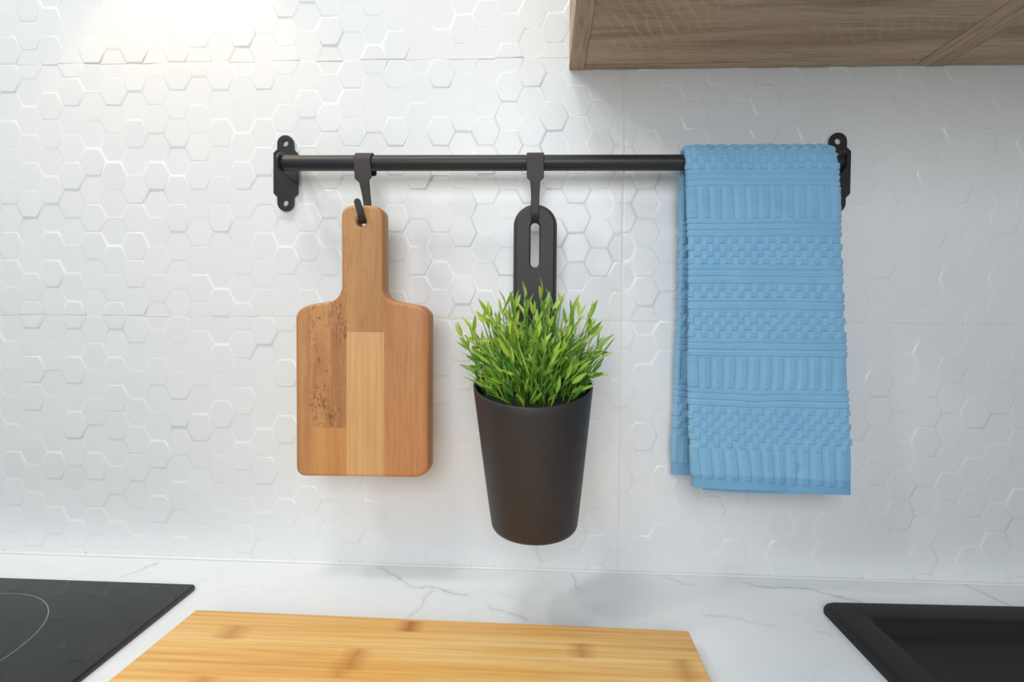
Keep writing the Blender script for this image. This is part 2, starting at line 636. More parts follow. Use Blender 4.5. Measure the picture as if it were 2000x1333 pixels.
def oak(name, grain, seed):
    T = NT(name, 0.55)
    ax = {'X': 0, 'Y': 1}[grain]
    s1, s2, s3 = [26.0] * 3, [600.0] * 3, [130.0] * 3
    s1[ax], s2[ax], s3[ax] = 2.2, 34.0, 9.0
    n1 = T.noise(T.coord(tuple(s1), (seed, seed, 0)), 1.0, 5, 0.6, 1.2)
    n2 = T.noise(T.coord(tuple(s2), (seed, 0, 0)), 1.0, 2, 0.6)
    n3 = T.noise(T.coord(tuple(s3), (seed, 2, 0)), 1.0, 3, 0.6, 0.4)
    col = T.ramp(n1, [(0.30, C0), (0.47, C1), (0.66, C2)])
    mr = T.n('ShaderNodeMapRange', a1=0.50, a2=0.75, a3=0.0, a4=0.55)
    T.t.links.new(n2, mr.inputs[0])
    col = T.mix(mr.outputs[0], col, srgb(112, 90, 72))
    mr = T.n('ShaderNodeMapRange', a1=0.54, a2=0.70, a3=0.0, a4=0.45)
    T.t.links.new(n3, mr.inputs[0])
    col = T.mix(mr.outputs[0], col, srgb(126, 102, 82))
    if grain == 'X':
        # pale slanting saw marks
        wv = T.n('ShaderNodeTexWave', wave_type='BANDS', bands_direction='X', i_Scale=30.0, i_Distortion=4.0, i_Detail=1.0)
        T.t.links.new(T.coord((1, 1, 1), (0, 0, 0), (0, 0, 0.5)), wv.inputs[0])
        mk = T.math('MULTIPLY', T.math('GREATER_THAN', wv.outputs['Fac'], 0.86), T.math('SUBTRACT', T.noise(T.coord((7, 16, 7), (seed, 1, 0)), 1.0, 2), 0.48, clamp=True))
        col = T.mix(T.math('MULTIPLY', mk, 1.9, clamp=True), col, srgb(216, 190, 162))
    T.base(col)
    T.bump(n2, 0.35, 0.0006)
    return T.m


MT_OAKX, MT_OAKY = oak('brown_oak_board', 'X', 3.1), oak('brown_oak_edge', 'Y', 1.3)
PT = 0.0175
for (xa, xb, lab) in ((XA, XM, 'brown oak wall cabinet over the hanging rail, its underside left of the slanting joint'), (XM, XB, 'brown oak wall cabinet at the upper right corner, right of the slanting joint')):
    cab = empty('wall_cabinet', (xa, 0, ZU), label=lab, cat='cabinet')
    g = 0.0003
    for xs in (xa + g, xb - PT - g):
        bm_obj('side_panel', box_bm((xs, -0.33, ZU), (xs + PT, -0.0031, ZU + 0.7), 0.0005, 1), MT_OAKY, cab)
    bm_obj('bottom_panel', box_bm((xa + PT + g, -0.33, ZU + 0.0008), (xb - PT - g, -0.014, ZU + PT), 0.0005, 1), MT_OAKX, cab)
    bm_obj('back_rail', box_bm((xa + PT + g, -0.0137, ZU + 0.0002), (xb - PT - g, -0.0031, ZU + 0.7), 0.0006, 1), MT_OAKX, cab)
    bm_obj('top_panel', box_bm((xa + PT + g, -0.33, ZU + 0.7 - PT), (xb - PT - g, -0.014, ZU + 0.7), 0.0005, 1), MT_OAKX, cab)
    bm_obj('door', box_bm((xa + .0015, -0.351, ZU + 0.002), (xb - .0015, -0.333, ZU + 0.7), 0.001, 1), MT_OAKX, cab)

# ------------------------------------------------------------------ cooktop
ZG = ZC + 0.0055
cr = pz(384, 1141, ZG)
cl = pz(0, 1114.5, ZG)
ang = math.atan2(cr.y - cl.y, cr.x - cl.x)
ct = empty('cooktop', (cr.x - .29, cr.y - .26, ZC), label='black glass cooktop with a thin grey ring at the left end of the worktop', cat='cooktop')
T = NT('black_ceramic_glass', 0.05, srgb(10, 13, 17))
T.b.inputs['Specular IOR Level'].default_value = 0.48
MT_GLASS = T.m
xr, yb = cr.x, cr.y
yy = [yb, yb - 0.51]
base = [(xr - .58, yb - .51), (xr, yb - .51), (xr, yb), (xr - .58, yb)]
cor = rounded(base, [0.004] * 4, 5)
lv = []
for (ins, z) in ((0.0010, ZC), (0.0, ZC + 0.0012), (0.0, ZC + 0.0040), (0.0006, ZC + 0.0050), (0.0018, ZG), (0.02, ZG)):
    cx_, cy_ = xr - .29, yb - .255
    lv.append([(cx_ + (x - cx_) * (1 - ins / .29), cy_ + (y - cy_) * (1 - ins / .255), z) for x, y in cor])
V, Fc = loft(lv, True, True)
autosmooth(fix_normals(mesh('glass_panel', V, Fc, MT_GLASS, ct)), 12)
# thin printed ring
RC = Vector((0.1001, -0.1873, ZG + 0.00012))
RR = 0.0928
n = 128
V = []
for rad in (RR - 0.00035, RR + 0.00035):
    V += [(RC.x + rad * math.cos(2 * math.pi * i / n), RC.y + rad * math.sin(2 * math.pi * i / n), RC.z) for i in range(n)]
MT_PRINT = NT('grey_print', 0.4, srgb(140, 148, 150)).m
mesh('cooking_zone_ring', V, [(i, (i + 1) % n, n + (i + 1) % n, n + i) for i in range(n)], MT_PRINT, ct)
# small mark near the corner
mk = pz(304, 1145, ZG)
V, Fc = [], []


def stroke(V, Fc, pts, w, z):
    for i in range(len(pts) - 1):
        a, b = Vector(pts[i]), Vector(pts[i + 1])
        d = (b - a).normalized()
        nrm = Vector((-d.y, d.x)) * w / 2
        k = len(V)
        V += [(p.x, p.y, z) for p in (a - nrm, b - nrm, b + nrm, a + nrm)]
        Fc.append((k, k + 1, k + 2, k + 3))


s = 0.0019
m0 = (mk.x - .001, mk.y)
stroke(V, Fc, [(m0[0] - .6 * s, m0[1] - s), (m0[0], m0[1] + s), (m0[0] + .6 * s, m0[1] - s)], .0004, ZG + .00015)
stroke(V, Fc, [(m0[0] - .4 * s, m0[1] - .2 * s), (m0[0] + .4 * s, m0[1] - .2 * s)], .0005, ZG + .00015)
q0 = (m0[0] + .0036, m0[1] - .0003)
stroke(V, Fc, [(q0[0] + s * math.cos(a) * .9, q0[1] + s * math.sin(a) * .9) for a in [math.radians(t) for t in range(-200, 61, 26)]], .0005, ZG + .00015)
mesh('printed_mark', V, Fc, NT('mark_print', 0.5, srgb(120, 124, 126)).m, ct)

# ------------------------------------------------------------------ sink
ZS = ZC + 0.009
s0 = pz(1617, 1186, ZS)
ex = pz(1729, 1333, ZC + .004)
sx0, sy0 = pz(1625, 1260, ZC).x, s0.y
sx0 = (pz(1657, 1247, ZC + .003).x + pz(1729, 1333, ZC + .003).x) / 2
sy0 = pz(1800, 1183.8, ZC + .007).y
sx1, sy1 = sx0 + 0.86, sy0 - 0.48
snk = empty('sink', (sx0 + .43, sy0 - .24, ZC), label='black composite sink and drainer at the right end of the worktop', cat='sink')


def rrect(x0, y0, x1, y1, r, z, n=8):
    out = []
    for (cx, cy, a0) in ((x1 - r, y1 - r, 0), (x0 + r, y1 - r, 90), (x0 + r, y0 + r, 180), (x1 - r, y0 + r, 270)):
        for i in range(n + 1):
            a = math.radians(a0 + 90 * i / n)
            out.append((cx + r * math.cos(a), cy + r * math.sin(a), z))
    return out


ixy = pz(1688, 1206.5, ZS)
IL, IB = ixy.x - sx0, sy0 - ixy.y
print('sink rim', IL, IB)
IL = max(IL, .03)
IB = max(IB, .015)
L = []
for (a, z) in ((0.0, ZC + .0002), (0.0, ZC + .004), (0.001, ZC + .0065), (0.003, ZC + .0083), (0.006, ZS)):
    L.append(rrect(sx0 + a, sy1 + a, sx1 - a, sy0 - a, 0.012, z))
il, ib = IL, IB
for (a, z, r) in ((0.0, ZS, .008), (0.0015, ZS - .0008, .008), (0.0030, ZS - .0035, .008), (0.0065, ZS - .0042, .007), (0.0085, ZS - .0056, .006), (0.0098, ZS - .0105, .005), (0.016, ZS - .013, .008), (0.05, ZS - .014, .01)):
    L.append(rrect(sx0 + il + a, sy1 + ib + a, sx1 - il - a, sy0 - ib - a, r, z))
V, Fc = loft(L, False, True)
autosmooth(fix_normals(mesh('drainer_tray', V, Fc, MT_SINK, snk)), 60)
# the sink sits a touch crooked in its cutout
a1, a2 = pz(1640, 1183, ZC + .007), pz(1995, 1186.5, ZC + .007)
rotz = math.atan2(a2.y - a1.y, a2.x - a1.x) * 0.5
piv = Vector((sx0, sy0, 0))
snk.rotation_euler.z = rotz
snk.location = piv + Matrix.Rotation(rotz, 3, 'Z') @ (Vector(snk.location) - piv) + Vector((.0015, .001, 0))
print('sink rot', math.degrees(rotz))

# ------------------------------------------------------------------ bamboo board lying on the worktop
ZBT = ZC + 0.018
p = [pz(383, 1191, ZBT), pz(1345, 1232, ZBT), pz(1390, 1333, ZBT), pz(208, 1333, ZBT)]
dl = (p[3] - p[0]).normalized()
dr = (p[2] - p[1]).normalized()
far = 0.33
p2 = p[1] + dr * far
p3 = p[0] + dl * far
bb = empty('chopping_board', ((p[0].x + p[1].x) / 2, (p[0].y + p2.y) / 2, ZC), label='large pale bamboo chopping board lying flat on the worktop', cat='chopping board')
poly = rounded([(q.x, q.y) for q in (p[0], p[1], p2, p3)], 0.002, 3)
lv = []
cx_, cy_ = bb.location.x, bb.location.y
for ins, z in ((.0015, ZC + .0003), (0, ZC + .0018), (0, ZBT - .0015), (.0004, ZBT - .0004), (.0015, ZBT)):
    lv.append([(cx_ + (x - cx_) * (1 - ins / .25), cy_ + (y - cy_) * (1 - ins / .18), z) for x, y in poly])
V, Fc = loft(lv, True, True)
T = NT('bamboo', 0.42)
v = T.coord()
ROT = math.atan2(p[1].y - p[0].y, p[1].x - p[0].x)
vr = T.coord((1, 1, 1), (0, 0, 0), (0, 0, -ROT))
sep = T.n('ShaderNodeSeparateXYZ')
T.t.links.new(vr, sep.inputs[0])
# strips ~ 18 mm wide, each with its own tone
row = T.math('FLOOR', T.math('MULTIPLY', sep.outputs[1], 1 / 0.0185))
wn = T.n('ShaderNodeTexWhiteNoise', noise_dimensions='1D')
T.t.links.new(row, wn.inputs['W'])
n1 = T.noise(T.coord((5, 240, 200), (2, 0, 0), (0, 0, -ROT)), 1.0, 4, 0.6, 0.3)
n2 = T.noise(T.coord((20, 1500, 200), (0, 0, 0), (0, 0, -ROT)), 1.0, 2, 0.6)
n3 = T.noise(T.coord((3.2, 26, 40), (4, 1, 0), (0, 0, -ROT)), 1.0, 3, 0.5, 0.2)
col = T.ramp(T.math('ADD', T.math('MULTIPLY', n1, 0.55), T.math('MULTIPLY', n3, 0.45)), [(0.33, srgb(214, 150, 66)), (0.47, srgb(240, 186, 100)), (0.64, srgb(250, 214, 144))])
col = T.mix(T.math('MULTIPLY', wn.outputs['Value'], 0.22), col, srgb(215, 150, 70))
mr = T.n('ShaderNodeMapRange', a1=0.52, a2=0.72, a3=0.0, a4=0.30)
T.t.links.new(n2, mr.inputs[0])
col = T.mix(mr.outputs[0], col, srgb(190, 122, 45))
# nodes (knuckles) of the bamboo at their places
knots = [(801, 1224, .014, .0085, .9), (455, 1236, .018, .010, .55), (1136, 1271, .014, .010, .6), (690, 1288, .014, .014, .6), (1338, 1310, .012, .014, .5), (668, 1305, .012, .012, .4), (395, 1331, .014, .006, .5)]
nk = T.noise(T.coord((900, 260, 200), (0, 0, 0), (0, 0, -ROT)), 1.0, 3, 0.7)
kk = None
Rm = Matrix.Rotation(-ROT, 3, 'Z')
for (kx, ky, ax_, ay_, st) in knots:
    K = Rm @ (pz(kx, ky, ZBT))
    dx = T.math('ABSOLUTE', T.math('MULTIPLY', T.math('SUBTRACT', sep.outputs[0], K.x), 1 / ax_))
    dy = T.math('ABSOLUTE', T.math('MULTIPLY', T.math('SUBTRACT', sep.outputs[1], K.y), 1 / ay_))
    ix = T.math('SUBTRACT', 1.0, dx, clamp=True)
    iy = T.math('MULTIPLY', T.math('SUBTRACT', 1.0, dy, clamp=True), 6.0, clamp=True)
    c_ = T.math('MULTIPLY', T.math('MULTIPLY', ix, iy), st)
    kk = c_ if kk is None else T.math('MAXIMUM', kk, c_)
kf = T.math('MULTIPLY', kk, T.math('ADD', 0.35, T.math('MULTIPLY', nk, 1.3)), clamp=True)
col = T.mix(kf, col, srgb(178, 104, 30))
T.base(col)
T.bump(n2, 0.08, 0.0003)
autosmooth(fix_normals(mesh('bamboo_slab', V, Fc, T.m, bb)), 50)

# ------------------------------------------------------------------ rail
DR = 0.040                      # rail axis stands this far off the wall
pl_, pr_ = px(560, 319, -DR), px(1330, 318, -DR)
slope = (pr_.z - pl_.z) / (pr_.x - pl_.x)
RZ = lambda x: pl_.z + slope * (x - pl_.x)
XL = px(583.4, 361.4, -0.006).x
XR = px(1612, 361.4, -0.006).x
print('rail', XL, XR, slope, pl_.z)
rail = empty('hanging_rail', ((XL + XR) / 2, 0, RZ((XL + XR) / 2)), label='long black metal hanging rail with two wall brackets on the tiles', cat='rail')
RRAD = 0.0084
n = 40
lv = []
for x, r in ((XL + .0004, RRAD - .0012), (XL + .0006, RRAD), (XR - .0006, RRAD), (XR - .0004, RRAD - .0012)):
    lv.append([(x, -DR + r * math.cos(2 * math.pi * i / n), RZ(x) + r * math.sin(2 * math.pi * i / n)) for i in range(n)])
V, Fc = loft(lv, True, True)
autosmooth(fix_normals(mesh('rod', V, Fc, MT_BLACK, rail)), 40)


def bracket(cxp, side):
    """side +1: arm on the right edge of the plate (left bracket), -1: on the left edge"""
    q = [(542, 292), (534, 299), (534, 378), (541.5, 386.5)]
    P0 = px(557, 338, -.005)
    cx = P0.x
    fx = lambda x: (x - cx)
    left = [px(a, b, -.006) for a, b in ((542, 291.5), (534, 299), (534, 377.5), (541.5, 386))]
    right = [px(a, b, -.006) for a, b in ((573, 386), (580.5, 377), (580.5, 299.5), (573, 291.5))]
    hw1 = abs(px(573.2, 300, -.006).x - px(541.5, 300, -.006).x) / 2
    hw2 = abs(px(580.7, 340, -.006).x - px(534, 340, -.006).x) / 2
    zt, zb = px(557, 264, -.006).z, px(557, 412.5, -.006).z
    zc = (zt + zb) / 2
    H = (zt - zb) / 2
    X0 = cxp[0]
    Z0 = cxp[1]
    yb1 = H - (291.5 - 264) * .00059
    yb2 = H - (299 - 264) * .00059
    pts = []
    for i in range(13):
        a = math.pi * i / 12
        pts.append((X0 + hw1 * math.cos(a), Z0 + H - hw1 + hw1 * math.sin(a)))
    pts += [(X0 - hw1, Z0 + yb1), (X0 - hw2, Z0 + yb2), (X0 - hw2, Z0 - yb2), (X0 - hw1, Z0 - yb1)]
    for i in range(13):
        a = math.pi + math.pi * i / 12
        pts.append((X0 + hw1 * math.cos(a), Z0 - H + hw1 + hw1 * math.sin(a)))
    pts += [(X0 + hw1, Z0 - yb1), (X0 + hw2, Z0 - yb2), (X0 + hw2, Z0 + yb2), (X0 + hw1, Z0 + yb1)]
    hz = H - 16 * .00059
    holes = [circle(X0, Z0 + hz, .0036), circle(X0, Z0 - hz, .0036)]
    me = plate(pts, holes, -.0032, -.0064, .0007, 2)
    b = autosmooth(link('bracket', me, MT_BLACK, rail), 35, True)
    # arm: a thin upright plate, standing out from the wall along the plate's edge and ending round at the rod
    xa = X0 + side * (hw2 - .0002)
    prof = []
    zr = RZ(xa)
    R2 = .0112
    for i in range(21):
        a = math.radians(-105 + 210 * i / 20)
        prof.append((DR + .0015 + R2 * math.cos(a), zr + R2 * math.sin(a)))
    prof += [(.0330, zr + .0112), (.0300, zr + .0128), (.0255, zr + .0140), (.0062, zr + .0148), (.0062, zr - .0148), (.0255, zr - .0140), (.0300, zr - .0128), (.0330, zr - .0112)]
    t0, t1 = xa, xa + side * .0022
    V = [(t0, -d, z) for d, z in prof] + [(t1, -d, z) for d, z in prof]
    m = len(prof)
    Fc = [tuple(range(m)), tuple(range(m, 2 * m))[::-1]] + [(i, (i + 1) % m, m + (i + 1) % m, m + i) for i in range(m)]
    bm = bmesh.new()
    vs = [bm.verts.new(v) for v in V]
    for f in Fc:
        bm.faces.new([vs[i] for i in f])
    bmesh.ops.recalc_face_normals(bm, faces=bm.faces)
    es = [e for e in bm.edges if len(e.link_faces) == 2 and e.calc_face_angle(0) > 1.2 and abs(e.verts[0].co.x - e.verts[1].co.x) < 1e-6]
    bmesh.ops.bevel(bm, geom=es, offset=.0005, segments=2, affect='EDGES')
    a_ = autosmooth(bm_obj('arm', bm, MT_BLACK, None))
    a_.parent = b
    return xa


pc1 = px(557.2, 338.3, -.006)
pc2 = px(1635.8, 337.0, -.006)
x1_ = bracket((pc1.x, pc1.z), 1)
x2_ = bracket((pc2.x, pc2.z), -1)
print('arms', x1_, x2_, XL, XR)


# ------------------------------------------------------------------ ribbon hooks
def ribbon(name, path, mat, thick=.0019, parent=None):
    """path: list of (centre point, half width); the strip lies across x"""
    # resample smoothly
    pts = [Vector(p) for p, w in path]
    ws = [w for p, w in path]
    n = len(pts)
    loops = []
    for i in range(n):
        t = (pts[min(i + 1, n - 1)] - pts[max(i - 1, 0)]).normalized()
        nrm = t.cross(Vector((1, 0, 0))).normalized()
        side = nrm.cross(t).normalized()
        w, h = ws[i], thick / 2
        c = min(.0004, w * .4)
        loops.append([pts[i] + side * a + nrm * b for a, b in ((-w, h - c), (-w + c, h), (w - c, h), (w, h - c), (w, -h + c), (w - c, -h), (-w + c, -h), (-w, -h + c))])
    V, Fc = loft(loops, True, True)
    o = fix_normals(mesh(name, V, Fc, mat, parent))
    return autosmooth(o, 40)


def catmull(pts, ws, step=5):
    out = []
    n = len(pts)
    for i in range(n - 1):
        p0, p1, p2, p3 = (Vector(pts[max(i - 1, 0)]), Vector(pts[i]), Vector(pts[i + 1]), Vector(pts[min(i + 2, n - 1)]))
        for k in range(step):
            t = k / step
            q = 0.5 * ((2 * p1) + (-p0 + p2) * t + (2 * p0 - 5 * p1 + 4 * p2 - p3) * t * t + (-p0 + 3 * p1 - 3 * p2 + p3) * t ** 3)
            out.append((q, ws[i] + (ws[i + 1] - ws[i]) * t))
    out.append((Vector(pts[-1]), ws[-1]))
    return out


def hook(name, label, cx_top, lean, y_sh, pts_low, wtop):
    """top loop over the rod, then the strip runs down through pts_low [(px, py, Y, halfwidth)]"""
    x0 = px(cx_top, 318, -.049).x
    zr = RZ(x0)
    R = RRAD + .0013
    path = []
    # tail behind the rod
    path.append((Vector((x0, -DR + R, zr - .0115)), wtop * .8))
    path.append((Vector((x0, -DR + R, zr - .0105)), wtop))
    for i in range(17):
        a = math.pi * i / 16
        path.append((Vector((x0, -DR + R * math.cos(a), zr + R * math.sin(a))), wtop))
    Yf = -DR - R
    sh = px(cx_top + lean[0], y_sh, Yf)
    nk = px(cx_top + lean[1], y_sh + 7, Yf)
    wn = pts_low[0][3]
    path.append((Vector((sh.x, Yf, sh.z)), wtop))
    path.append((Vector((nk.x, Yf, nk.z)), wn))
    low = [px(a, b, c) for a, b, c, d in pts_low[1:]]
    ws = [d for a, b, c, d in pts_low[1:]]
    cm = catmull([path[-1][0]] + low, [path[-1][1]] + ws, 6)[1:]
    # round the tip
    path += cm
    tip, w = path[-1]
    d = (tip - path[-2][0]).normalized()
    for s_, k in ((.35, .93), (.65, .76), (.88, .47), (.98, .2)):
        path.append((tip + d * w * s_, w * k))
    o = ribbon(name, path, MT_HOOK)
    return tag(o, label, 'hook', 'flat black hooks on the rail')


hook('rail_hook', 'flat black metal hook on the rail holding the wooden board by its handle', 707.6, (2, 3.8), 347.5,
     [(0, 0, 0, .0056), (715, 378, -.0488, .0046), (718, 404, -.0484, .0040), (716, 424, -.0490, .0036), (712.5, 434, -.0540, .0034), (710, 435.5, -.0600, .0034), (708, 433.5, -.0680, .0034), (706, 425, -.0735, .0034), (702.5, 410, -.0752, .0034), (698, 394.5, -.0755, .0034)], .0092)
hook('rail_hook', 'flat black metal hook on the rail holding the black planter by its slotted strap', 1045.3, (0.4, 0), 347,
     [(0, 0, 0, .0055), (1045.5, 375, -.0488, .0046), (1045.3, 400, -.0484, .0042), (1045, 424, -.0486, .0038), (1044.8, 432.5, -.0520, .0036), (1044.6, 434.5, -.0560, .0036), (1044.3, 431, -.0630, .0036), (1044.5, 420, -.0670, .0038), (1044.5, 404, -.0678, .0040), (1044.5, 393.5, -.0678, .0041)], .0091)

# ------------------------------------------------------------------ wooden board hanging on the first hook
YB0, YB1 = -.0505, -.0705
lft = [(668.5, 560), (665.5, 572), (660, 581), (652, 587), (634.5, 590.5), (609, 595), (593.5, 600), (583.5, 609), (579, 622), (580, 911.6), (584, 922.7), (595, 929.5)]
rgt = [(817, 932.5), (836, 926), (845.5, 911.6), (846, 619), (841, 607.7), (829, 598.5), (801, 593), (776, 587.5), (764, 579), (758.8, 565), (757.8, 421)]
tpr = [(751, 408), (739, 402.3)]
tpl = [(690, 401.5), (678, 405.3), (670.5, 413), (667.8, 422)]
outl = []
for a, b in lft:
    q = px(a, b, YB1 + .003)
    outl.append((q.x, q.z))
for a, b in rgt:
    q, q2 = px(a, b, YB0 - .004), px(a, b, YB1 + .003)
    outl.append((q.x, q2.z))
for a, b in tpr:
    q, q2 = px(a, b, YB0 - .004), px(a, b, YB1 + .003)
    outl.append((q.x, q2.z))
for a, b in tpl:
    q = px(a, b, YB1 + .003)
    outl.append((q.x, q.z))
# densify by catmull on a closed loop for the curved parts
dense = []
N = len(outl)
for i in range(N):
    p0, p1, p2, p3 = [Vector(outl[(i + k) % N]) for k in (-1, 0, 1, 2)]
    L = (p2 - p1).length
    if L > .03:
        dense.append(tuple(p1))
        continue
    m1 = (p2 - p0)
    m2 = (p3 - p1)
    m1 = m1.normalized() * min(L, m1.length / 2)
    m2 = m2.normalized() * min(L, m2.length / 2)
    for k in range(3):
        t = k / 3
        q = (2 * t ** 3 - 3 * t * t + 1) * p1 + (t ** 3 - 2 * t * t + t) * m1 + (-2 * t ** 3 + 3 * t * t) * p2 + (t ** 3 - t * t) * m2
        dense.append(tuple(q))
hc = px(705, 433.5, YB1)
me = plate(dense[::-1], [circle(hc.x, hc.z, .0047, 24)], YB0, YB1, .0036, 4)
board = empty('cutting_board', (hc.x, (YB0 + YB1) / 2, px(705, 930, YB1).z), label='wooden cutting board with a short handle hanging on the left hook', cat='cutting board')
XC = [px(a, 700, YB1).x for a in (605, 677, 750)]
ZC1, ZC2 = px(640, 836.5, YB1).z, px(713, 649, YB1).z
w_spk = wood('speckled_beech_dark', srgb(178, 122, 76), srgb(202, 146, 94), srgb(214, 160, 108), 'Z', 1, .45, .5, 1.35, srgb(116, 66, 40), 0, 4.0, 0.25)
w_edge = wood('speckled_beech_light', srgb(180, 122, 76), srgb(200, 143, 92), srgb(210, 158, 106), 'Z', 1, .35, .5, 0.75, srgb(146, 88, 52), 0, 1.0, 0.3)
w_low = wood('honey_beech', srgb(192, 132, 76), srgb(205, 146, 86), srgb(214, 157, 98), 'Z', 1, .22, .5, 0, None, 0, 2.0)
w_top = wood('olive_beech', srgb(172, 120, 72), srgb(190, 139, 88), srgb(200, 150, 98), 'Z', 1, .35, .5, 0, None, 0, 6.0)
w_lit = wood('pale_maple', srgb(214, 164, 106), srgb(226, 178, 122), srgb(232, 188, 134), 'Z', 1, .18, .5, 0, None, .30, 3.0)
w_red = wood('reddish_beech', srgb(176, 116, 70), srgb(194, 133, 84), srgb(204, 146, 96), 'Z', 1, .35, .5, 0, None, .15, 8.0)


def cut(me, cuts, mat):
    bm = bmesh.new()
    bm.from_mesh(me)
    for co, no in cuts:
        geom = bm.verts[:] + bm.edges[:] + bm.faces[:]
        r = bmesh.ops.bisect_plane(bm, geom=geom, dist=1e-7, plane_co=co, plane_no=no, clear_outer=True)
        es = [e for e in r['geom_cut'] if isinstance(e, bmesh.types.BMEdge)]
        bmesh.ops.triangle_fill(bm, use_beauty=True, edges=es)
    bmesh.ops.recalc_face_normals(bm, faces=bm.faces)
    o = autosmooth(bm_obj('stave', bm, mat, board), 30, True)
    return o


G = .00002
XP, XN, ZP, ZN = (1, 0, 0), (-1, 0, 0), (0, 0, 1), (0, 0, -1)
cut(me, [((XC[0] - G, 0, 0), XP)], w_edge)
cut(me, [((XC[0] + G, 0, 0), XN), ((XC[1] - G, 0, 0), XP), ((0, 0, ZC1 + G), ZN)], w_spk)
cut(me, [((XC[0] + G, 0, 0), XN), ((XC[1] - G, 0, 0), XP), ((0, 0, ZC1 - G), ZP)], w_low)
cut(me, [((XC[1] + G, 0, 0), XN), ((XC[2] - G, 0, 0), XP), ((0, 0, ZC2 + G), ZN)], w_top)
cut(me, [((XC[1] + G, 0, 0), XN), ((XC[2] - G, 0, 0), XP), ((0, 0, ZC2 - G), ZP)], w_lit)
cut(me, [((XC[2] + G, 0, 0), XN)], w_red)

# ------------------------------------------------------------------ black planter
TC = .482                        # distance of the pot axis from the camera plane
YP = CAM.y + TC
pc = px(1041, 750, YP)
pb = px(1044, 1030, YP)
Rr = (px(1157, 750, YP) - px(924.5, 747, YP)).x / 2
Rb = (px(1128.5, 1030, YP) - px(960, 1028, YP)).x / 2
zr_, zb_ = pc.z, px(1041, 1073.5, YP - Rb).z
print('pot', Rr, Rb, zr_, zb_, YP + Rr)
planter = empty('planter', (pb.x, YP, zb_), label='tapered matt black planter hanging by its slotted strap from the rail', cat='planter')
n = 96
H = zr_ - zb_
SL = .235                       # the rim slants down towards the viewer
L = []


def potring(r, z, rim=0.0, dx=0.0):
    f = (z - zb_) / H
    cx = pb.x + (pc.x - pb.x) * f
    return [(cx + r * math.cos(2 * math.pi * i / n), YP + r * math.sin(2 * math.pi * i / n), z + rim * SL * r * math.sin(2 * math.pi * i / n)) for i in range(n)]


rbb = .009
for i in range(7):
    a = math.pi / 2 * i / 6
    L.append(potring(Rb - rbb + rbb * math.sin(a), zb_ + rbb - rbb * math.cos(a)))
for i in range(1, 13):
    f = i / 12
    z = zb_ + rbb + (H - rbb) * f
    L.append(potring(Rb + (Rr - Rb) * (f ** .95), z, f ** 1.5))
L.append(potring(Rr - .0004, zr_ + .0010, 1))
L.append(potring(Rr - .0012, zr_ + .0013, 1))
L.append(potring(Rr - .0020, zr_ + .0009, 1))
L.append(potring(Rr - .0024, zr_, 1))
for i in range(1, 6):
    L.append(potring(Rr - .0024 - .0010 * i, zr_ - .006 * i, 1))
V, Fc = loft(L, True, True)
autosmooth(fix_normals(mesh('pot', V, Fc, MT_POT, planter)), 50)
# strap
YS0 = -.0505
YS1 = -.0585
so = []
tl_, tr_ = px(1001.5, 440, YS1 + .001), px(1089, 440, YS0 - .002)
zt = px(1045, 397, YS1 + .002).z
hw = (tr_.x - tl_.x) / 2
cxs = (tr_.x + tl_.x) / 2
zbt = zr_ - .012
for i in range(25):
    a = math.pi * i / 24
    so.append((cxs + hw * math.cos(a), zt - hw + hw * math.sin(a)))
so += [(cxs - hw, zbt), (cxs + hw, zbt)]
sl, sr = px(1036, 480, YS1), px(1053, 480, YS1)
st, sbm = px(1044, 434.5, YS1).z, px(1044, 522.5, YS1).z
sw = (sr.x - sl.x) / 2
sc = (sr.x + sl.x) / 2
slot = [(sc + sw * math.cos(math.pi * i / 10) * (1), st - sw + sw * math.sin(math.pi * i / 10)) for i in range(11)] + [(sc - sw * math.cos(math.pi * i / 10), sbm + sw - sw * math.sin(math.pi * i / 10)) for i in range(11)]
me = plate(so, [slot], YS0, YS1, .0018, 4)
o = link('strap', me, MT_POT, planter)
# chamfer: widen the back of the strap so the sides slant
co = np.zeros(len(me.vertices) * 3)
me.vertices.foreach_get('co', co)
co = co.reshape(-1, 3)
k = np.clip((co[:, 1] - YS1) / (YS0 - YS1), 0, 1)
dxs, dzs = co[:, 0] - cxs, co[:, 2] - (zt - hw)
rad = np.where(dzs > 0, np.hypot(dxs, dzs), np.abs(dxs))
m_ = rad > hw * .6
pull = (1 - k) * .0030
sc_ = np.where(m_, 1 - pull / np.maximum(rad, 1e-4), 1)
co[:, 0] = cxs + dxs * sc_
co[:, 2] = np.where(dzs > 0, (zt - hw) + dzs * sc_, co[:, 2])
me.vertices.foreach_set('co', co.ravel())
me.update()
autosmooth(o, 30, True)

# ------------------------------------------------------------------ artificial grass in the planter
plant = empty('potted_grass', (pc.x, YP, zr_ - .012), label='bushy green artificial grass with pointed leaves growing out of the planter', cat='plant')


def leaf_mat(name, c0, c1, trans=0.25):
    T = NT(name, 0.42)
    oi = T.n('ShaderNodeObjectInfo')
    n1 = T.noise(T.coord((300, 300, 60)), 1.0, 2)
    f = T.math('ADD', T.math('MULTIPLY', oi.outputs['Random'], 0.6), T.math('MULTIPLY', n1, 0.4))
    T.base(T.mix(f, c0, c1))
    T.b.inputs['Subsurface Weight'].default_value = 0.15
    T.b.inputs['Subsurface Radius'].default_value = (.002, .003, .001)
    T.b.inputs['Subsurface Scale'].default_value = .5
    return T.m


ML1 = leaf_mat('leaf_green', srgb(138, 180, 48), srgb(190, 214, 78))
ML2 = leaf_mat('leaf_dark_green', srgb(84, 130, 46), srgb(142, 182, 66))
ML3 = leaf_mat('leaf_pale_green', srgb(150, 182, 92), srgb(188, 206, 112))
MSTEM = leaf_mat('stem_green', srgb(88, 138, 44), srgb(132, 172, 62))


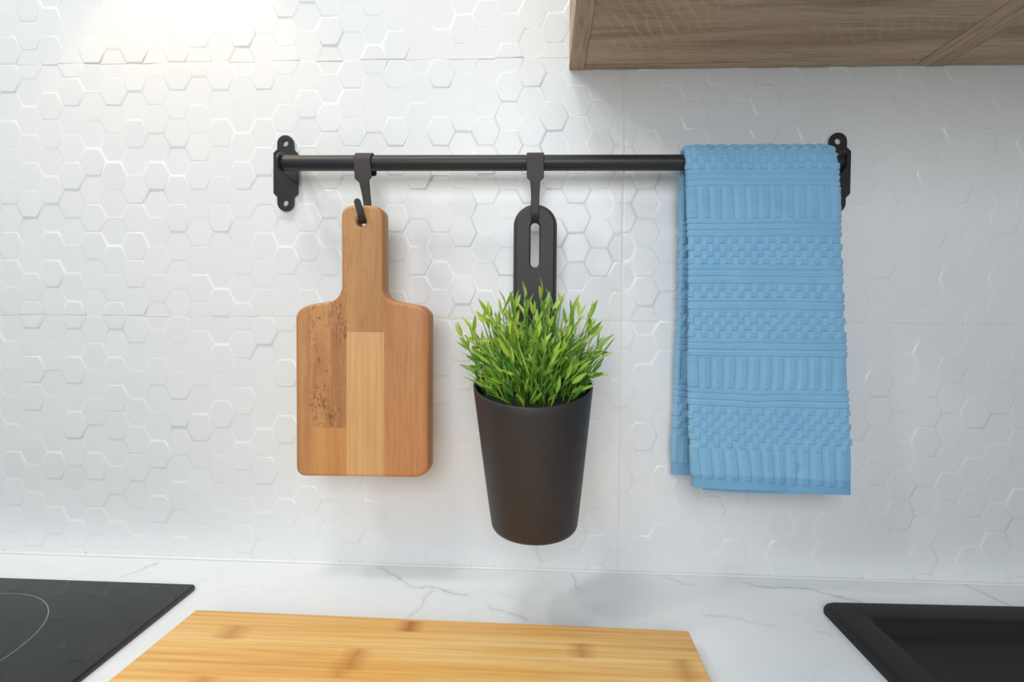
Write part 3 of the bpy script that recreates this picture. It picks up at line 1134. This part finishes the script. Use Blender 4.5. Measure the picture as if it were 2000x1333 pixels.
def leaf_mesh(L, w, bend, fold, mat):
    V, Fc = [], []
    m = 7
    for i in range(m + 1):
        t = i / m
        ww = w * (math.sin(math.pi * (t ** .8)) ** .85 if 0 < t < 1 else 0) + (.00025 if i == 0 else 0)
        y = L * t
        z = bend * L * t * t
        V += [(-ww, y, z + fold * ww), (0, y, z), (ww, y, z + fold * ww)]
    for i in range(m):
        a = i * 3
        Fc += [(a, a + 1, a + 4, a + 3), (a + 1, a + 2, a + 5, a + 4)]
    me = bpy.data.meshes.new('leaf')
    me.from_pydata(V, [], Fc)
    me.materials.append(mat)
    me.polygons.foreach_set('use_smooth', [True] * len(me.polygons))
    return me


rg = random.Random(12)
LM = []
for i in range(14):
    LM.append(leaf_mesh(rg.uniform(.0125, .0205), rg.uniform(.0013, .0021), rg.uniform(-.25, .25), rg.uniform(.35, .8), [ML1, ML1, ML2, ML1, ML3, ML2, ML1][i % 7]))


def tube(pts, r0, r1, n=5):
    loops = []
    for i, p in enumerate(pts):
        t = (pts[min(i + 1, len(pts) - 1)] - pts[max(i - 1, 0)]).normalized()
        a = t.orthogonal().normalized()
        b = t.cross(a)
        r = r0 + (r1 - r0) * i / (len(pts) - 1)
        loops.append([p + a * r * math.cos(2 * math.pi * k / n) + b * r * math.sin(2 * math.pi * k / n) for k in range(n)])
    return loft(loops, True, True)


# crown outline from the photograph: how high the tips reach at each bearing
tips = [(893, 640), (905, 665), (918, 630), (935, 655), (948, 594), (962, 625), (978, 640), (990, 600), (1003, 575), (1022, 552), (1056, 552), (1040, 590), (1066, 585), (1085, 600), (1078, 625), (1100, 645), (1117, 612), (1140, 595), (1160, 596), (1152, 630), (1163, 640), (1173, 660), (1174, 690), (1165, 720)]
stems = []
for (tx, ty) in tips:
    side = (tx - 1041) / 130
    Yt = YP + rg.uniform(-.012, .022) * (1 - abs(side) * .4)
    stems.append((px(tx, ty, Yt), True))
for i in range(52):
    a = rg.uniform(0, 2 * math.pi)
    rr_ = math.sqrt(rg.random())
    e = rr_
    zt_ = .072 * math.sqrt(max(0, 1 - (e * .93) ** 2)) + rg.uniform(-.014, .006)
    P = Vector((pc.x + math.cos(a) * e * .064, YP + math.sin(a) * e * .060, zr_ + .004 + max(zt_, .008) - (.010 if math.sin(a) < -.5 else 0)))
    P.y = min(P.y, -.064)
    stems.append((P, False))
nleaf = 0
for si, (tip, exact) in enumerate(stems):
    dxy = Vector((tip.x - pc.x, tip.y - YP, 0))
    root = Vector((pc.x, YP, zr_ - .020)) + dxy * .55
    if (root - Vector((pc.x, YP, root.z))).length > .042:
        root = Vector((pc.x, YP, root.z)) + dxy.normalized() * .042
    mid = root.lerp(tip, .5) + Vector((rg.uniform(-.004, .004), rg.uniform(-.004, .004), .006))
    pts = []
    for k in range(8):
        t = k / 7 * (.86 if exact else 1)
        pts.append((1 - t) ** 2 * root + 2 * t * (1 - t) * mid + t * t * tip)
    V, Fc = tube(pts, .0007, .00045)
    st_o = mesh('stem', V, Fc, MSTEM, plant, True)
    leaves = 5 if exact else 3
    tdir = (pts[-1] - pts[-2]).normalized()
    specs = []
    base_az = rg.uniform(0, 2 * math.pi)
    for k in range(leaves):
        if k < 2:
            p = pts[-1]
            sp = rg.uniform(.22, .5)
            az = base_az + math.pi * k
        else:
            f = rg.uniform(.45, .9)
            p = pts[min(int(f * 7), 6)]
            sp = rg.uniform(.5, 1.45)
            az = base_az + 1.57 + k * 2.4
        a_ = tdir.orthogonal().normalized()
        b_ = tdir.cross(a_)
        d = (tdir * math.cos(sp) + (a_ * math.cos(az) + b_ * math.sin(az)) * math.sin(sp)).normalized()
        if d.z < -.1:
            d.z = .1
            d.normalize()
        specs.append((p, d))
    for k, (p, d) in enumerate(specs):
        if nleaf >= 298:
            break
        if p.y + d.y * .018 > -.062:
            d.y = min(d.y, (-.062 - p.y) / .018)
            d.normalize()
        me = LM[rg.randrange(len(LM))]
        o = bpy.data.objects.new('leaf', me)
        COL.objects.link(o)
        up = Vector((rg.uniform(-1, 1), rg.uniform(-1.3, -.1), rg.uniform(0, 1)))
        xax = d.cross(up).normalized()
        zax = xax.cross(d).normalized()
        s_ = rg.uniform(.85, 1.2)
        m4 = Matrix((xax * s_, d * s_, zax * s_)).transposed().to_4x4()
        m4.translation = p
        o.parent = st_o
        o.matrix_parent_inverse = Matrix.Identity(4)
        o.matrix_basis = m4
        nleaf += 1
print('leaves', nleaf)
# dense undergrowth that fills the pot
V, Fc = [], []


def addleaf(V, Fc, p, d, up, L, w, fold=.5):
    xax = d.cross(up).normalized()
    zax = xax.cross(d).normalized()
    b = len(V)
    m = 5
    for i in range(m + 1):
        t = i / m
        ww = w * (math.sin(math.pi * (t ** .8)) ** .85 if 0 < t < 1 else .1)
        for sx_ in (-1, 0, 1):
            V.append(p + d * L * t + xax * ww * sx_ + zax * (abs(sx_) * fold * ww - .1 * L * t * t))
    for i in range(m):
        a = b + i * 3
        Fc += [(a, a + 1, a + 4, a + 3), (a + 1, a + 2, a + 5, a + 4)]


for i in range(850):
    a = rg.uniform(0, 2 * math.pi)
    e = math.sqrt(rg.random())
    zz = rg.uniform(-.008, .050 * math.sqrt(max(0.0, 1 - (e * .9) ** 2)))
    p = Vector((pc.x + math.cos(a) * e * .050, YP + math.sin(a) * e * .050, zr_ + zz + SL * math.sin(a) * e * .05 * .6))
    d = Vector((math.cos(a) * e * .7 + rg.uniform(-.5, .5), math.sin(a) * e * .5 + rg.uniform(-.5, .4), rg.uniform(.4, 1.2))).normalized()
    if p.y + d.y * .02 > -.062:
        continue
    up = Vector((rg.uniform(-1, 1), rg.uniform(-1.2, .2), rg.uniform(-.2, 1)))
    if rg.random() < .35:
        addleaf(V, Fc, p, d, up, rg.uniform(.018, .034), .0007, .3)
    else:
        addleaf(V, Fc, p, d, up, rg.uniform(.011, .019), rg.uniform(.0013, .0023))
o = mesh('undergrowth', V, Fc, None, plant, True)
T = NT('undergrowth_green', 0.5)
ge = T.n('ShaderNodeNewGeometry')
T.base(T.ramp(ge.outputs['Random Per Island'], [(0.0, srgb(62, 112, 38)), (0.4, srgb(106, 156, 46)), (0.75, srgb(152, 190, 62)), (1.0, srgb(178, 204, 100))]))
o.data.materials.append(T.m)
o['kind'] = 'stuff'
# dark bedding the stems are set in
L = []
for k, (r, z) in enumerate(((Rr - .0050, -.016), (Rr - .012, -.012), (.02, -.010), (.004, -.0095))):
    L.append([(pc.x + r * math.cos(2 * math.pi * i / 48), YP + r * math.sin(2 * math.pi * i / 48), zr_ + z + SL * r * math.sin(2 * math.pi * i / 48)) for i in range(48)])
V, Fc = loft(L, False, True)
T = NT('dark_bedding', 0.9, srgb(30, 44, 22))
T.bump(T.noise(T.coord(), 300, 3), 0.8, 0.002)
fix_normals(mesh('bedding', V, Fc, T.m, plant))

# ------------------------------------------------------------------ blue towel over the rail
KPX = 1862.0


def stripes(q):                  # raised band profile inside a stripe group, q in px
    return 1.0


GROUPS = []                      # (v0, v1, kind)
for a, b, kd in ((206, 339, 'check'), (339, 371, 'stripe'), (371, 433, 'rib'), (433, 467, 'stripe'), (467, 520, 'check'), (520, 557, 'stripe'), (557, 584, 'check'), (584, 607, 'stripe2'), (607, 660, 'check'),
                 (660, 696, 'stripe'), (696, 757, 'rib'), (757, 792, 'stripe'), (792, 871, 'check'), (871, 933, 'rib'), (933, 990, 'hem')):
    GROUPS.append((a, b, kd))


def sm(x, a, b):
    t = np.clip((x - a) / (b - a), 0, 1)
    return t * t * (3 - 2 * t)


def pattern(v, u):
    """height 0..1 of the terry over the flat weave; v, u in px"""
    h = np.zeros_like(v)
    tex = np.zeros_like(v)
    for a, b, kd in GROUPS:
        m = (v >= a) & (v < b)
        if not m.any():
            continue
        vv, uu = v[m], u[m]
        if kd == 'hem':
            h[m] = 0.1 + 0 * vv
            tex[m] = 0.1
            continue
        if kd == 'check':
            n_ = max(1, round((b - a) / 13.2))
            ph = (vv - a) / (b - a) * n_
            r = np.floor(ph)
            fr = ph - r
            pu = uu / 24.2 + 0.5 * (r % 2)
            fu = pu - np.floor(pu)
            on = sm(fu, 0.02, .10) * (1 - sm(fu, .54, .62)) * sm(fr, .0, .14) * (1 - sm(fr, .88, 1.0))
            h[m] = on
            tex[m] = on * 1.0
        elif kd == 'rib':
            pu = uu / 23.2 + .15
            fu = pu - np.floor(pu)
            e = np.minimum(vv - a, b - vv)
            on = sm(fu, .02, .12) * (1 - sm(fu, .54, .64)) * sm(e, 0, 2)
            h[m] = on
            tex[m] = on
        else:
            L_ = b - a
            q = (vv - a)
            if kd == 'stripe2':
                g = [L_ * .36]
            else:
                g = [L_ * .30, L_ * .66]
            on = np.ones_like(vv)
            for gg in g:
                on *= 1 - .95 * np.exp(-((q - gg) / 1.5) ** 2)
            on *= sm(q, 0, 1.5) * (1 - sm(q, L_ - 1.5, L_))
            h[m] = on * .95
            tex[m] = on * .75
    ridge = np.abs(np.cos(v * np.pi / 3.7)) ** .8
    loop = .5 + .5 * np.cos(u * 2 * np.pi / 2.6 + 1.3 * np.floor(v / 3.7))
    return h, tex * (ridge * .75 + loop * .25)


def vnoise(x, y, seed):
    """smooth value noise on arrays"""
    rs = np.random.RandomState(seed)
    tab = rs.rand(64, 64)
    xi, yi = np.floor(x).astype(int), np.floor(y).astype(int)
    fx, fy = x - xi, y - yi
    fx, fy = fx * fx * (3 - 2 * fx), fy * fy * (3 - 2 * fy)
    g = lambda a, b: tab[a % 64, b % 64]
    return (g(xi, yi) * (1 - fx) + g(xi + 1, yi) * fx) * (1 - fy) + (g(xi, yi + 1) * (1 - fx) + g(xi + 1, yi + 1) * fx) * fy - .5


ROf = 0.0168                     # outer radius of the fold over the rod
TH = 0.0078
zrod = RZ(px(1490, 318, -DR).x)
YF0, YF1 = -DR - ROf, -DR - ROf - .006     # front panel, top and bottom
YR0, YR1 = -DR + ROf, -.0125               # rear panel
zfb = px(1510, 961, YF1).z
zrb = px(1330, 924, YR1).z
Lf, La, Lr = zrod - zfb, math.pi * ROf, zrod - zrb
ds = 0.72 / KPX
s_front = np.linspace(0, Lf, int(Lf / ds) + 1)
s_arc = np.linspace(0, La, int(La / ds) + 1)[1:]
s_rear = np.linspace(0, Lr, int(Lr / ds / 1.4) + 1)[1:]
cy, cz, ny, nz, vv, fr_ = [], [], [], [], [], []
for s in s_front:
    f = 1 - s / Lf                # 1 at the hem
    y = YF0 + (YF1 - YF0) * (1 - s / Lf) ** 1.3
    cy.append(y); cz.append(zfb + s); ny.append(-1); nz.append(0)
    vv.append(318 + (Lf - s) * KPX); fr_.append(0.0)
for s in s_arc:
    a = s / ROf
    cy.append(-DR - ROf * math.cos(a)); cz.append(zrod + ROf * math.sin(a)); ny.append(-math.cos(a)); nz.append(math.sin(a))
    vv.append(318 - s * KPX); fr_.append(s / La)
for s in s_rear:
    f = s / Lr
    cy.append(YR0 + (YR1 - YR0) * min(1, f * 1.5)); cz.append(zrod - s); ny.append(1); nz.append(0)
    vv.append(318 - (La + s) * KPX); fr_.append(1 + f)
cy, cz, ny, nz, vv, fr_ = map(np.array, (cy, cz, ny, nz, vv, fr_))
# edges in world x as functions of height, front and rear
fy = [288, 318, 390, 510, 640, 690, 780, 840, 900, 960]
fl = [1339, 1341.5, 1344.5, 1347.5, 1347.5, 1347, 1347, 1348, 1351.5, 1353.5]
frr = [1636, 1640, 1643, 1647.5, 1653.5, 1657, 1660.5, 1664, 1666.5, 1666]
zF = np.array([px(1500, a, YF0 + (YF1 - YF0) * max(0, (a - 318) / 640)).z for a in fy])[::-1]
xFl = np.array([px(b, a, YF0 + (YF1 - YF0) * max(0, (a - 318) / 640)).x for a, b in zip(fy, fl)])[::-1]
xFr = np.array([px(b, a, YF0 + (YF1 - YF0) * max(0, (a - 318) / 640)).x for a, b in zip(fy, frr)])[::-1]
ry = [300, 340, 420, 500, 620, 700, 780, 850, 925]
rl = [1328, 1326, 1325, 1324, 1321, 1317, 1315, 1311, 1309]
zR = np.array([px(1330, a, YR0).z for a in ry])[::-1]
xRl = np.array([px(b, a, YR0 + (YR1 - YR0) * min(1, max(0, (a - 318) / 400))).x for a, b in zip(ry, rl)])[::-1]
exl = np.where(fr_ <= 0, np.interp(cz, zF, xFl), 0)
exr = np.where(fr_ <= 0, np.interp(cz, zF, xFr), 0)
fl0, fr0 = np.interp(zrod, zF, xFl), np.interp(zrod, zF, xFr)
rl0 = np.interp(zrod - .01, zR, xRl)
am = (fr_ > 0) & (fr_ <= 1)
exl = np.where(am, fl0 + (rl0 - fl0) * fr_, exl)
exr = np.where(am, fr0 - .002 * np.sin(fr_ * math.pi), exr)
rm = fr_ > 1
exl = np.where(rm, np.interp(cz, zR, xRl), exl)
exr = np.where(rm, fr0 + (np.interp(zrod, zR, xRl) - np.interp(cz, zR, xRl)) * -.2, exr)
NU = 400
ne = 7                           # points round each folded edge
uu = np.linspace(0, 1, NU)
ns = len(cy)
TT = TH * np.ones(ns)
Lx, Cy_, Cz_ = [], [], []
re_ = TT / 2
# outer face
U = np.tile(uu, (ns, 1))
Wd = (exr - exl)[:, None]
vmat = np.tile(vv[:, None], (1, NU))
umat = (U * Wd) * KPX * .985
# sag of the rows in the lower part, slightly crooked weave
low = np.clip((vmat - 780) / 180, 0, 1)
vmat2 = vmat - low * (6.5 * U + 5 * np.exp(-((U - .62) / .12) ** 2) * np.clip((vmat - 760) / 60, 0, 1)) + 1.1 * (vnoise(U * 5, vmat / 60, 1) * 2)
vmat2 -= 2.5 * np.exp(-((U - .42) / .10) ** 2) * np.exp(-((vmat - 775) / 25) ** 2)
umat2 = umat + 5 * vnoise(U * 3, vmat / 55, 2) + low * 6 * vnoise(U * 6, vmat / 30, 3)
vback = np.where(vmat2 < 206, 2 * 271 - vmat2, vmat2)
hemrow = (fr_ > 1) & ((zrod - cz) > Lr - .0145)
vback = np.where((fr_ > 1)[:, None], np.where(hemrow[:, None], 950, np.minimum(vback, 932)), vback)
hgt, tex = pattern(vback, umat2)
disp = .00070 * hgt + .00125 * tex
# soft folds of the cloth
wr = low * (.0022 * vnoise(U * 4.5, vmat / 70, 4) * 2) + .0009 * vnoise(U * 3, vmat / 110, 5) * 2
wr += -.0016 * low * np.exp(-((U - .62) / .08) ** 2)
wr = np.where(am[:, None], wr * .15, wr)
prof = np.sin(np.pi * U)
bulge = -.0010 * (1 - np.clip(np.minimum(U, 1 - U) / .06, 0, 1)) ** 2
off = disp + wr + bulge
XO = exl[:, None] + re_[:, None] * .7 + U * (Wd - 2 * re_[:, None] * .7)
XO = XO + 0 * off
YO = cy[:, None] + ny[:, None] * off
ZO = cz[:, None] + nz[:, None] * off
# crooked lower hem
hemz = np.clip(1 - (cz[:, None] - zfb) / .12, 0, 1) * (fr_ <= 0)[:, None]
ZO = ZO - hemz * (.0042 * (U - .5) * 2 * .5 + .0004 * np.sin(U * 9))
rowsv = []
PX_, PY_, PZ_ = [XO], [YO], [ZO]
# folded edge on the right, inner face, folded edge on the left: points of a loop
def edgecols(side):
    cols = []
    for k in range(1, ne + 1):
        a = math.pi * k / (ne + 1)
        j = -1 if side > 0 else 0
        lift = (disp[:, j] * .9)
        ang = a
        out = math.sin(ang)
        dep = (1 - math.cos(ang)) / 2
        x = XO[:, j] + side * (re_ * .7 + lift) * out
        y = cy + ny * (off[:, j] * (1 - dep) - TT * dep)
        z = ZO[:, j] - nz * TT * dep + nz * 0
        cols.append((x, y, z))
    return cols
ER = edgecols(1)
EL = edgecols(-1)
NI = 110
ui = np.concatenate([np.linspace(1, .3, 10), np.linspace(.3, 0, NI - 9)[1:]])
XI = exl[:, None] + re_[:, None] * .7 + ui[None, :] * (Wd - 2 * re_[:, None] * .7)
vin = np.tile(vv[:, None], (1, NI))
vin = np.where(vin < 206, 542 - vin, vin)
vin = np.where((fr_ > 1)[:, None], np.where(hemrow[:, None], 950, np.minimum(vin, 932)), vin)
h2, t2 = pattern(vin, ui[None, :] * Wd * KPX + 6)
din = (.00070 * h2 + .00125 * t2) * (fr_ > 1)[:, None]
YI = cy[:, None] - ny[:, None] * (TT[:, None] + din)
ZI = np.tile((cz - nz * TT)[:, None], (1, NI))
cols_x = np.concatenate([XO] + [np.stack([c[0] for c in ER], 1)] + [XI] + [np.stack([c[0] for c in EL[::-1]], 1)], 1)
cols_y = np.concatenate([YO] + [np.stack([c[1] for c in ER], 1)] + [YI] + [np.stack([c[1] for c in EL[::-1]], 1)], 1)
cols_z = np.concatenate([ZO] + [np.stack([c[2] for c in ER], 1)] + [ZI] + [np.stack([c[2] for c in EL[::-1]], 1)], 1)
nc = cols_x.shape[1]


def grid_mesh(name, X, Y, Z, closed=True, flip=False):
    ns_, nc_ = X.shape
    V = np.stack([X, Y, Z], 2).reshape(-1, 3)
    i = np.arange(ns_ - 1)[:, None]
    j = np.arange(nc_ if closed else nc_ - 1)[None, :]
    j2 = (j + 1) % nc_
    f = np.stack([i * nc_ + j, i * nc_ + j2, (i + 1) * nc_ + j2, (i + 1) * nc_ + j], 2).reshape(-1, 4)
    if flip:
        f = f[:, ::-1]
    me = bpy.data.meshes.new(name)
    me.vertices.add(len(V))
    me.vertices.foreach_set('co', V.ravel().astype('f'))
    me.loops.add(f.size)
    me.loops.foreach_set('vertex_index', f.ravel().astype('i'))
    me.polygons.add(len(f))
    me.polygons.foreach_set('loop_start', (np.arange(len(f)) * 4).astype('i'))
    me.polygons.foreach_set('loop_total', np.full(len(f), 4, 'i'))
    me.polygons.foreach_set('use_smooth', np.ones(len(f), bool))
    me.update(calc_edges=True)
    return me


T = NT('blue_terry_cloth', 0.85)
v = T.coord()
nn = T.noise(v, 900, 2, 0.6)
n2 = T.noise(v, 2600, 2, 0.6)
n3 = T.noise(v, 35, 3, 0.6)
col = T.mix(T.math('MULTIPLY', T.math('ADD', nn, n3), 0.5), srgb(114, 172, 214), srgb(158, 206, 234))
T.base(col)
T.b.inputs['Sheen Weight'].default_value = 0.25
T.b.inputs['Sheen Roughness'].default_value = 0.5
T.bump(T.math('ADD', T.math('MULTIPLY', nn, 0.6), T.math('MULTIPLY', n2, 0.4)), 0.55, 0.0006)
MT_TOWEL = T.m
tw = empty('towel', (px(1500, 318, -DR).x, -DR, zrod), label='sky blue terry towel with checked and ribbed bands folded over the rail', cat='towel')
nf = len(s_front)
hb = int(.0148 / ds)             # rows of the flat woven hem in front
rear_hem0 = int(np.argmax(hemrow))
sl_ = slice(hb, rear_hem0 + 1)
link('terry_body', grid_mesh('terry_body', cols_x[sl_], cols_y[sl_], cols_z[sl_]), MT_TOWEL, tw)
T = NT('blue_flat_weave', 0.8)
v = T.coord((1, 1, 1), (0, 0, 0), (0, .5, 0))
wv = T.n('ShaderNodeTexWave', wave_type='BANDS', bands_direction='Z', i_Scale=520.0, i_Distortion=0.6)
T.t.links.new(v, wv.inputs[0])
T.base(T.mix(T.math('MULTIPLY', wv.outputs['Fac'], 0.5), srgb(120, 174, 214), srgb(138, 190, 224)))
T.bump(wv.outputs['Fac'], 0.25, 0.0003)
MT_HEM = T.m


def capped(me):
    bm = bmesh.new()
    bm.from_mesh(me)
    es = [e for e in bm.edges if len(e.link_faces) == 1]
    bmesh.ops.holes_fill(bm, edges=es)
    bm.to_mesh(me)
    bm.free()
    return me


link('hem', grid_mesh('hem', cols_x[:hb + 1], cols_y[:hb + 1], cols_z[:hb + 1]), MT_HEM, tw)
link('hem', grid_mesh('hem', cols_x[rear_hem0:], cols_y[rear_hem0:], cols_z[rear_hem0:]), MT_HEM, tw)
# the folded-in layer that shows below the front hem
xs = np.linspace(px(1372, 962, YF1 + .004).x, px(1600, 962, YF1 + .004).x, 40)
X, Y, Z = [], [], []
for zi in np.linspace(0, 1, 12):
    t = np.linspace(0, 1, 40)
    bot = px(1400, 960, YF1 + .004).z - .0034 * np.sin(np.pi * t) ** .5 + .002
    zz = (zfb + .03) * zi + bot * (1 - zi)
    X.append(xs); Y.append(np.full(40, YF1 + .0040) + .001 * np.sin(t * 5)); Z.append(zz)
X, Y, Z = map(np.array, (X, Y, Z))
Xb = np.concatenate([X, X[:, ::-1]], 1)
Yb = np.concatenate([Y - .0008, Y[:, ::-1] + .0008], 1)
Zb = np.concatenate([Z, Z[:, ::-1]], 1)
link('inner_layer', grid_mesh('inner_layer', Xb, Yb, Zb), MT_HEM, tw)
print('towel tris', ns * nc * 2, ns, nc)
print('check cam', [round(v, 1) for v in topx(px(100, 200, -.05))])
